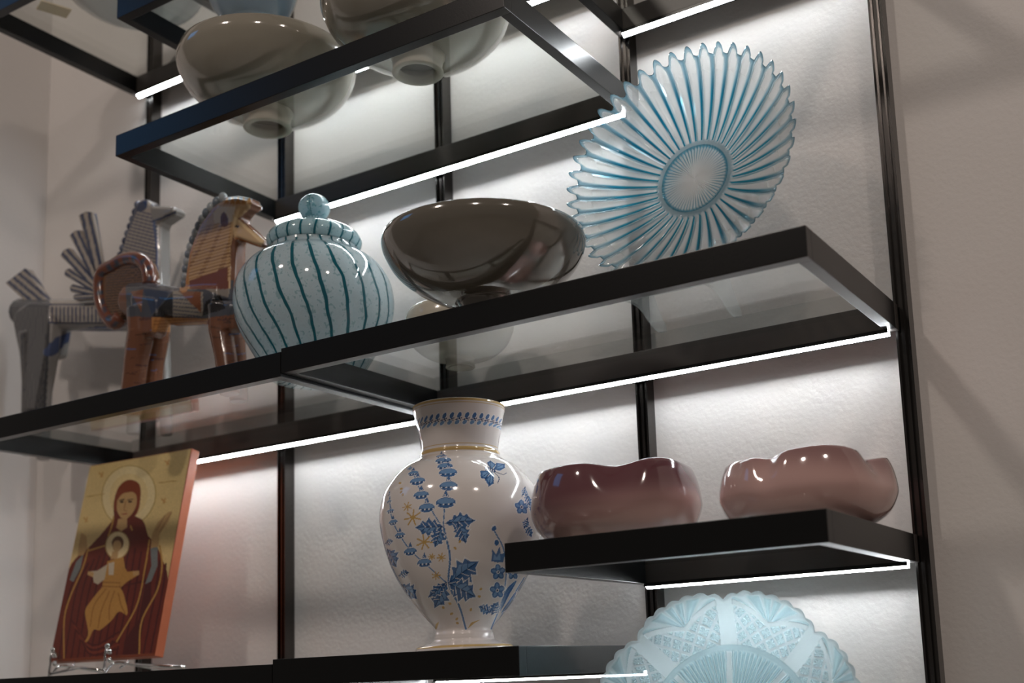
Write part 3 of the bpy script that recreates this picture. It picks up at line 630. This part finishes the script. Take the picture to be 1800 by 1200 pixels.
    obj('cross_wire', tube('cross_wire', [(.11*wd, -.044, .020), (.38*wd, -.03, .040), (.66*wd, -.044, .020)], .006, 8), M['chrome'], e)
    obj('cross_wire', tube('cross_wire', [(.66*wd, .12, .042), (1.12*wd, .12, .020)], .008, 8), M['chrome'], e)
icon()

# ================================================================== pottery horses
def remeshed(name, parts, voxel, sm_it=6):
    src = join_me(name+'_src', parts); o = bpy.data.objects.new(name+'_src', src); col.objects.link(o)
    md = o.modifiers.new('r', 'REMESH'); md.mode = 'VOXEL'; md.voxel_size = voxel*S
    ms = o.modifiers.new('s', 'SMOOTH'); ms.iterations = sm_it; ms.factor = .5
    dg = bpy.context.evaluated_depsgraph_get(); me = bpy.data.meshes.new_from_object(o.evaluated_get(dg)); me.name = name
    bpy.data.objects.remove(o); me.polygons.foreach_set('use_smooth', np.ones(len(me.polygons), bool)); return me
def local_xy(me):
    v = np.zeros(len(me.vertices)*3, np.float32); me.vertices.foreach_get('co', v); return v.reshape(-1, 3)/S
class Figure:
    """outlines measured in the photograph, stood up on a plane parallel to the wall"""
    def __init__(s, y, z, base): s.y, s.z, s.base = y, z, np.array(base)
    def p(s, X, Y, dy=0.): w = on_y(X/3, 330+Y/3, s.y+dy); return (w[0]-s.base[0], w[2]-s.z)
    def outline(s, pts, dy=0.): return [s.p(q[0], q[1], dy) for q in pts]
    def slab(s, name, pts, th, dy=0., bev=.006):
        me = slab(name, s.outline(pts, dy-th/2), th, bev); me.transform(Matrix.Translation((0, dy*S, 0))); return me
    def tube(s, name, pts, r, dy=0., n=14, floor=False):
        q = [s.p(a[0], a[1], dy) for a in pts]; q = [(a[0], dy, a[1]) for a in q]
        if floor: q[-1] = (q[-1][0], dy, .0)
        return tube(name, q, r, n)
    def plan(s, me):
        v = local_xy(me); w = v.copy().astype(float); w[:, 0] += s.base[0]; w[:, 1] += s.y; w[:, 2] += s.z
        px = to_px(w); return px[:, 0]*3, (px[:, 1]-330)*3
def horse_left():
    z = gtop(zE); y = -.24; b = on_y(60, 700, y); F = Figure(y, z, (b[0], 0))
    t = thing('horse_figurine', 'blue-grey striped pottery horse with a fan of wing feathers', 'figurine', W(b[0], y, z+.010), group='pottery horses')
    parts = [F.tube('b', [(110, 665), (300, 680), (560, 680), (760, 660), (800, 640)], [.075, .085, .085, .10, .085], 0),
             F.slab('n', [(600, 620), (615, 400), (680, 180), (720, 75), (760, 60), (800, 100), (915, 105), (920, 140), (835, 195), (835, 520), (850, 700)], .085, 0, .012),
             F.slab('hip', [(150, 605), (70, 660), (60, 730), (85, 860), (105, 960), (118, 1080), (126, 1190), (190, 1190), (215, 1050), (245, 880), (262, 720), (262, 610)], .085, -.055, .014),
             F.slab('hip2', [(190, 640), (175, 800), (215, 920), (300, 900), (330, 720)], .07, .075, .012)]
    for (X, Y, X2, dy, r) in ((158, 900, 158, -.06, .048), (250, 880, 235, .075, .042), (740, 740, 705, -.05, .042), (850, 740, 880, .07, .038)):
        parts.append(F.tube('l', [(X, Y-120), (X, Y), ((X+X2)/2, Y+130), (X2, 1180)], [r*1.15, r, r*.85, r*.78], dy, 14, True))
    me = remeshed('horse_body', parts, .0048, 9); X, Y = F.plan(me)
    CR, NV, DG = (.34, .30, .26), (.022, .035, .085), (.055, .058, .066); P = Painter(X, Y, (.32, .31, .30))
    P.poly([(0, 560), (262, 600), (262, 800), (235, 1300), (0, 1300)], DG)
    for k_ in range(14): P.stroke([(70+k_*14, 640), (90+k_*10, 1200)], 3, (.15, .14, .13))
    P.poly([(262, 600), (560, 600), (560, 720), (262, 720)], CR)
    for k_ in range(13): P.stroke([(275+k_*21, 640), (275+k_*21, 712)], 9, NV)
    P.stroke([(262, 625), (560, 625)], 8, NV); P.stroke([(262, 722), (560, 722)], 9, NV)
    for pl in curve([(270, 870), (330, 810), (450, 775), (560, 768), (650, 795)], 12).tolist(): P.oval(pl[0], pl[1], 45, 26, (.06, .085, .18), -.3)
    P.poly([(600, 560), (620, 380), (690, 150), (720, 60), (800, 90), (830, 300), (835, 560)], CR)
    for k_ in range(24): P.stroke([(610, 100+k_*19), (830, 160+k_*19)], 8, (.045, .06, .11))
    P.stroke([(600, 400), (665, 220), (730, 70)], 36, (.05, .06, .10)); P.oval(740, 92, 38, 42, NV); P.stroke([(800, 110), (825, 300), (832, 540)], 12, (.08, .11, .22))
    P.poly([(790, 95), (930, 95), (930, 150), (830, 205), (800, 170)], (.20, .19, .175)); P.stroke([(800, 190), (925, 140)], 9, NV); P.stroke([(800, 100), (925, 105)], 8, NV)
    set_col(me, P.c); obj('horse_body', me, M['horse'], t)
    def striped(name, pts, a, b_, nst, dy, th=.035):
        me = slab(name, F.outline(pts, dy-th/2), th, .004); me.transform(Matrix.Translation((0, dy*S, 0)))
        bm = bmesh.new(); bm.from_mesh(me); bmesh.ops.subdivide_edges(bm, edges=bm.edges[:], cuts=5, use_grid_fill=True); bmesh.ops.triangulate(bm, faces=bm.faces[:])
        for _ in range(2):
            le = [e for e in bm.edges if e.calc_length() > .004*S/.4]; bmesh.ops.subdivide_edges(bm, edges=le, cuts=1); bmesh.ops.triangulate(bm, faces=bm.faces[:])
        bm.to_mesh(me); bm.free(); X, Y = F.plan(me); P = Painter(X, Y, CR)
        a, b_ = np.array(a, float), np.array(b_, float); d = b_-a; nrm = np.array([-d[1], d[0]])/np.hypot(*d)
        q = (X-a[0])*nrm[0]+(Y-a[1])*nrm[1]; w = nst; P.c[np.abs(((q+w/2) % w)-w/2) > w*.26] = NV
        set_col(me, P.c); return obj(name, me, M['horse'], t)
    striped('tail', [(25, 510), (130, 430), (245, 605), (150, 625)], (25, 510), (145, 610), 34, -.02, .05)
    piv = (545, 575)
    for tip, wd in (((450, 145), 40), ((395, 245), 36), ((340, 345), 34), ((350, 450), 26), ((375, 535), 24), ((392, 585), 18)):
        d = np.array(tip, float)-piv; d /= np.hypot(*d); nn = np.array([-d[1], d[0]])
        pts = [np.array(piv)+nn*14, np.array(tip)+nn*wd*.9, np.array(tip)+d*12, np.array(tip)-nn*wd, np.array(piv)-nn*14]
        striped('wing_feather', [tuple(q) for q in pts], tip, piv, wd*.95, -.10, .03)
    # mane bumps
    for k_ in range(9):
        X_, Y_ = 622+k_*13, 405-k_*38; c = F.p(X_, Y_); me = lathe('mane_knob', [(math.sin(a)*.018, -math.cos(a)*.022) for a in np.linspace(.001, math.pi-.001, 10)], 14); set_col(me, NV if k_ % 2 else (.10, .12, .18))
        obj('mane_knob', me, M['horse'], t, (c[0]*S, 0, c[1]*S))
def horse_right():
    z = gtop(zE); y = -.50; b = on_y(300, 680, y); F = Figure(y, z, (b[0], 0))
    t = thing('horse_figurine', 'brown and tan pottery horse with a looped tail and triangle-edged mane', 'figurine', W(b[0], y, z+.010), group='pottery horses')
    parts = [F.tube('b', [(700, 610), (800, 615), (950, 640), (1100, 630), (1190, 600)], [.085, .092, .088, .09, .07], 0),
             F.slab('n', [(965, 600), (962, 500), (985, 350), (1040, 205), (1115, 100), (1170, 55), (1240, 45), (1315, 60), (1310, 108), (1262, 130), (1245, 175), (1225, 300), (1215, 620)], .095, 0, .014),
             F.slab('m', [(1225, 150), (1262, 175), (1388, 290), (1372, 322), (1330, 312), (1235, 278), (1200, 240)], .07, 0, .012),
             F.slab('h', [(680, 560), (675, 720), (690, 800), (800, 790), (830, 690), (830, 580)], .085, -.055, .014),
             F.slab('f', [(1080, 600), (1085, 690), (1110, 780), (1215, 770), (1225, 600)], .08, -.055, .014)]
    for (X, Y, X2, dy, r) in ((745, 780, 690, -.06, .058), (835, 790, 790, .065, .05), (1165, 760, 1215, -.06, .05), (1235, 760, 1260, .06, .045)):
        parts.append(F.tube('l', [(X, Y-130), (X, Y), ((X+X2)/2, Y+140), (X2, 1050)], [r*1.15, r*1.05, r*.95, r*.9], dy, 14, True))
    me = remeshed('horse_body', parts, .0048, 9); X, Y = F.plan(me)
    RU, NV, TAN, BRN, OR = (.16, .065, .035), (.030, .045, .085), (.52, .33, .17), (.085, .038, .022), (.42, .19, .06); P = Painter(X, Y, RU)
    rn = random.Random(3)
    for k_ in range(90):
        x, y_ = rn.uniform(640, 1270), rn.uniform(690, 1060); P.stroke([(x, y_), (x+rn.uniform(15, 60), y_+rn.uniform(-8, 8))], rn.uniform(3, 9), rn.choice([(.10, .12, .24), (.20, .085, .045), BRN, (.09, .04, .03)]))
    P.poly([(800, 690), (1095, 680), (1095, 770), (800, 770)], OR)
    for k_ in range(4): P.stroke([(810, 715+k_*16), (1090, 700+k_*16)], 4, (.22, .09, .03))
    P.poly([(660, 500), (1230, 500), (1230, 680), (1080, 700), (900, 695), (670, 690)], (.06, .065, .08))
    P.poly([(690, 560), (755, 545), (745, 670)], RU); P.poly([(755, 545), (910, 555), (800, 680)], NV); P.poly([(800, 690), (910, 560), (910, 700)], (.012, .012, .014)); P.poly([(912, 555), (1070, 560), (1070, 690), (912, 690)], (.26, .23, .19))
    for k_ in range(6): P.stroke([(915, 575+k_*20), (1060, 590+k_*20)], 5, NV)
    P.poly([(940, 555), (1060, 560), (1060, 670)], (.18, .065, .03)); P.poly([(1065, 690), (1085, 610), (1160, 570), (1190, 650), (1120, 670)], (.012, .012, .014)); P.poly([(1080, 545), (1210, 545), (1205, 590), (1150, 575)], (.25, .22, .19))
    P.poly([(955, 545), (980, 330), (1050, 170), (1150, 40), (1330, 40), (1320, 120), (1250, 180), (1215, 330), (1215, 545)], TAN)
    for k_ in range(18): P.stroke([(985, 240+k_*17), (1215, 185+k_*17)], 7, (.22, .11, .045) if k_ % 3 else (.34, .19, .08))
    P.poly([(1000, 500), (1200, 430), (1205, 545), (1000, 545)], (.17, .055, .035)); P.poly([(1120, 110), (1240, 110), (1235, 190), (1130, 200)], (.62, .50, .36))
    P.poly(curve([(1165, 150), (1185, 140), (1205, 180), (1195, 215), (1165, 210), (1165, 150)], 20).tolist(), (.14, .045, .02)); P.stroke(curve([(968, 540), (985, 370), (1040, 215), (1120, 110)]).tolist(), 46, OR)
    P.poly([(1120, 40), (1330, 35), (1330, 75), (1180, 80), (1100, 120)], (.28, .30, .33))
    for k_ in range(5): P.poly([(1180+k_*30, 98), (1196+k_*30, 55), (1210+k_*30, 98)], OR)
    P.poly([(1225, 150), (1395, 290), (1372, 325), (1235, 280)], (.60, .42, .24)); P.stroke([(1240, 275), (1375, 322)], 9, (.34, .12, .04)); P.oval(1250, 215, 10, 7, (.03, .02, .02))
    set_col(me, P.c); obj('horse_body', me, M['horse'], t)
    # looped tail: striped slab with a raised spotted rim
    tp = curve([(715, 520), (690, 540), (655, 590), (645, 680), (605, 735), (560, 690), (522, 610), (515, 500), (535, 440), (600, 405), (650, 375), (720, 370), (775, 400), (800, 470), (800, 520), (760, 545)], 60).tolist()
    me = slab('tail', F.outline(tp, -.025), .05, .006)
    bm = bmesh.new(); bm.from_mesh(me); 
    for _ in range(5):
        le = [e for e in bm.edges if e.calc_length() > .0035]; bmesh.ops.subdivide_edges(bm, edges=le, cuts=1); bmesh.ops.triangulate(bm, faces=bm.faces[:])
    bm.to_mesh(me); bm.free(); X, Y = F.plan(me); P = Painter(X, Y, (.16, .085, .045))
    for k_ in range(26): P.stroke([(560, 400+k_*14), (800, 380+k_*14)], 5, (.035, .025, .02))
    set_col(me, P.c); o = obj('tail', me, M['horse'], t, (0, .0, 0))
    rim = curve([(640, 690), (605, 725), (560, 680), (535, 600), (530, 500), (550, 450), (605, 420), (655, 392), (720, 387), (768, 415), (790, 480), (790, 520)], 60); me = F.tube('tail_rim', rim.tolist(), .034, -.015, 12)
    X, Y = F.plan(me); P = Painter(X, Y, (.17, .055, .03))
    for k_, q in enumerate(rim[::4]): P.oval(q[0], q[1], 17, 17, (.045, .06, .09))
    set_col(me, P.c); obj('tail_rim', me, M['horse'], o)
    for k_, q in enumerate(curve([(962, 520), (968, 440), (985, 350), (1010, 275), (1040, 205), (1075, 145), (1115, 100), (1160, 65)], 14)):
        c = F.p(q[0]+16, q[1]); me = lathe('mane_knob', [(math.sin(a)*.021, -math.cos(a)*.026) for a in np.linspace(.001, math.pi-.001, 10)], 14); set_col(me, (.13, .16, .20) if k_ % 2 == 0 else (.30, .33, .36)); obj('mane_knob', me, M['horse'], t, (c[0]*S, 0, c[1]*S))
horse_left(); horse_right()
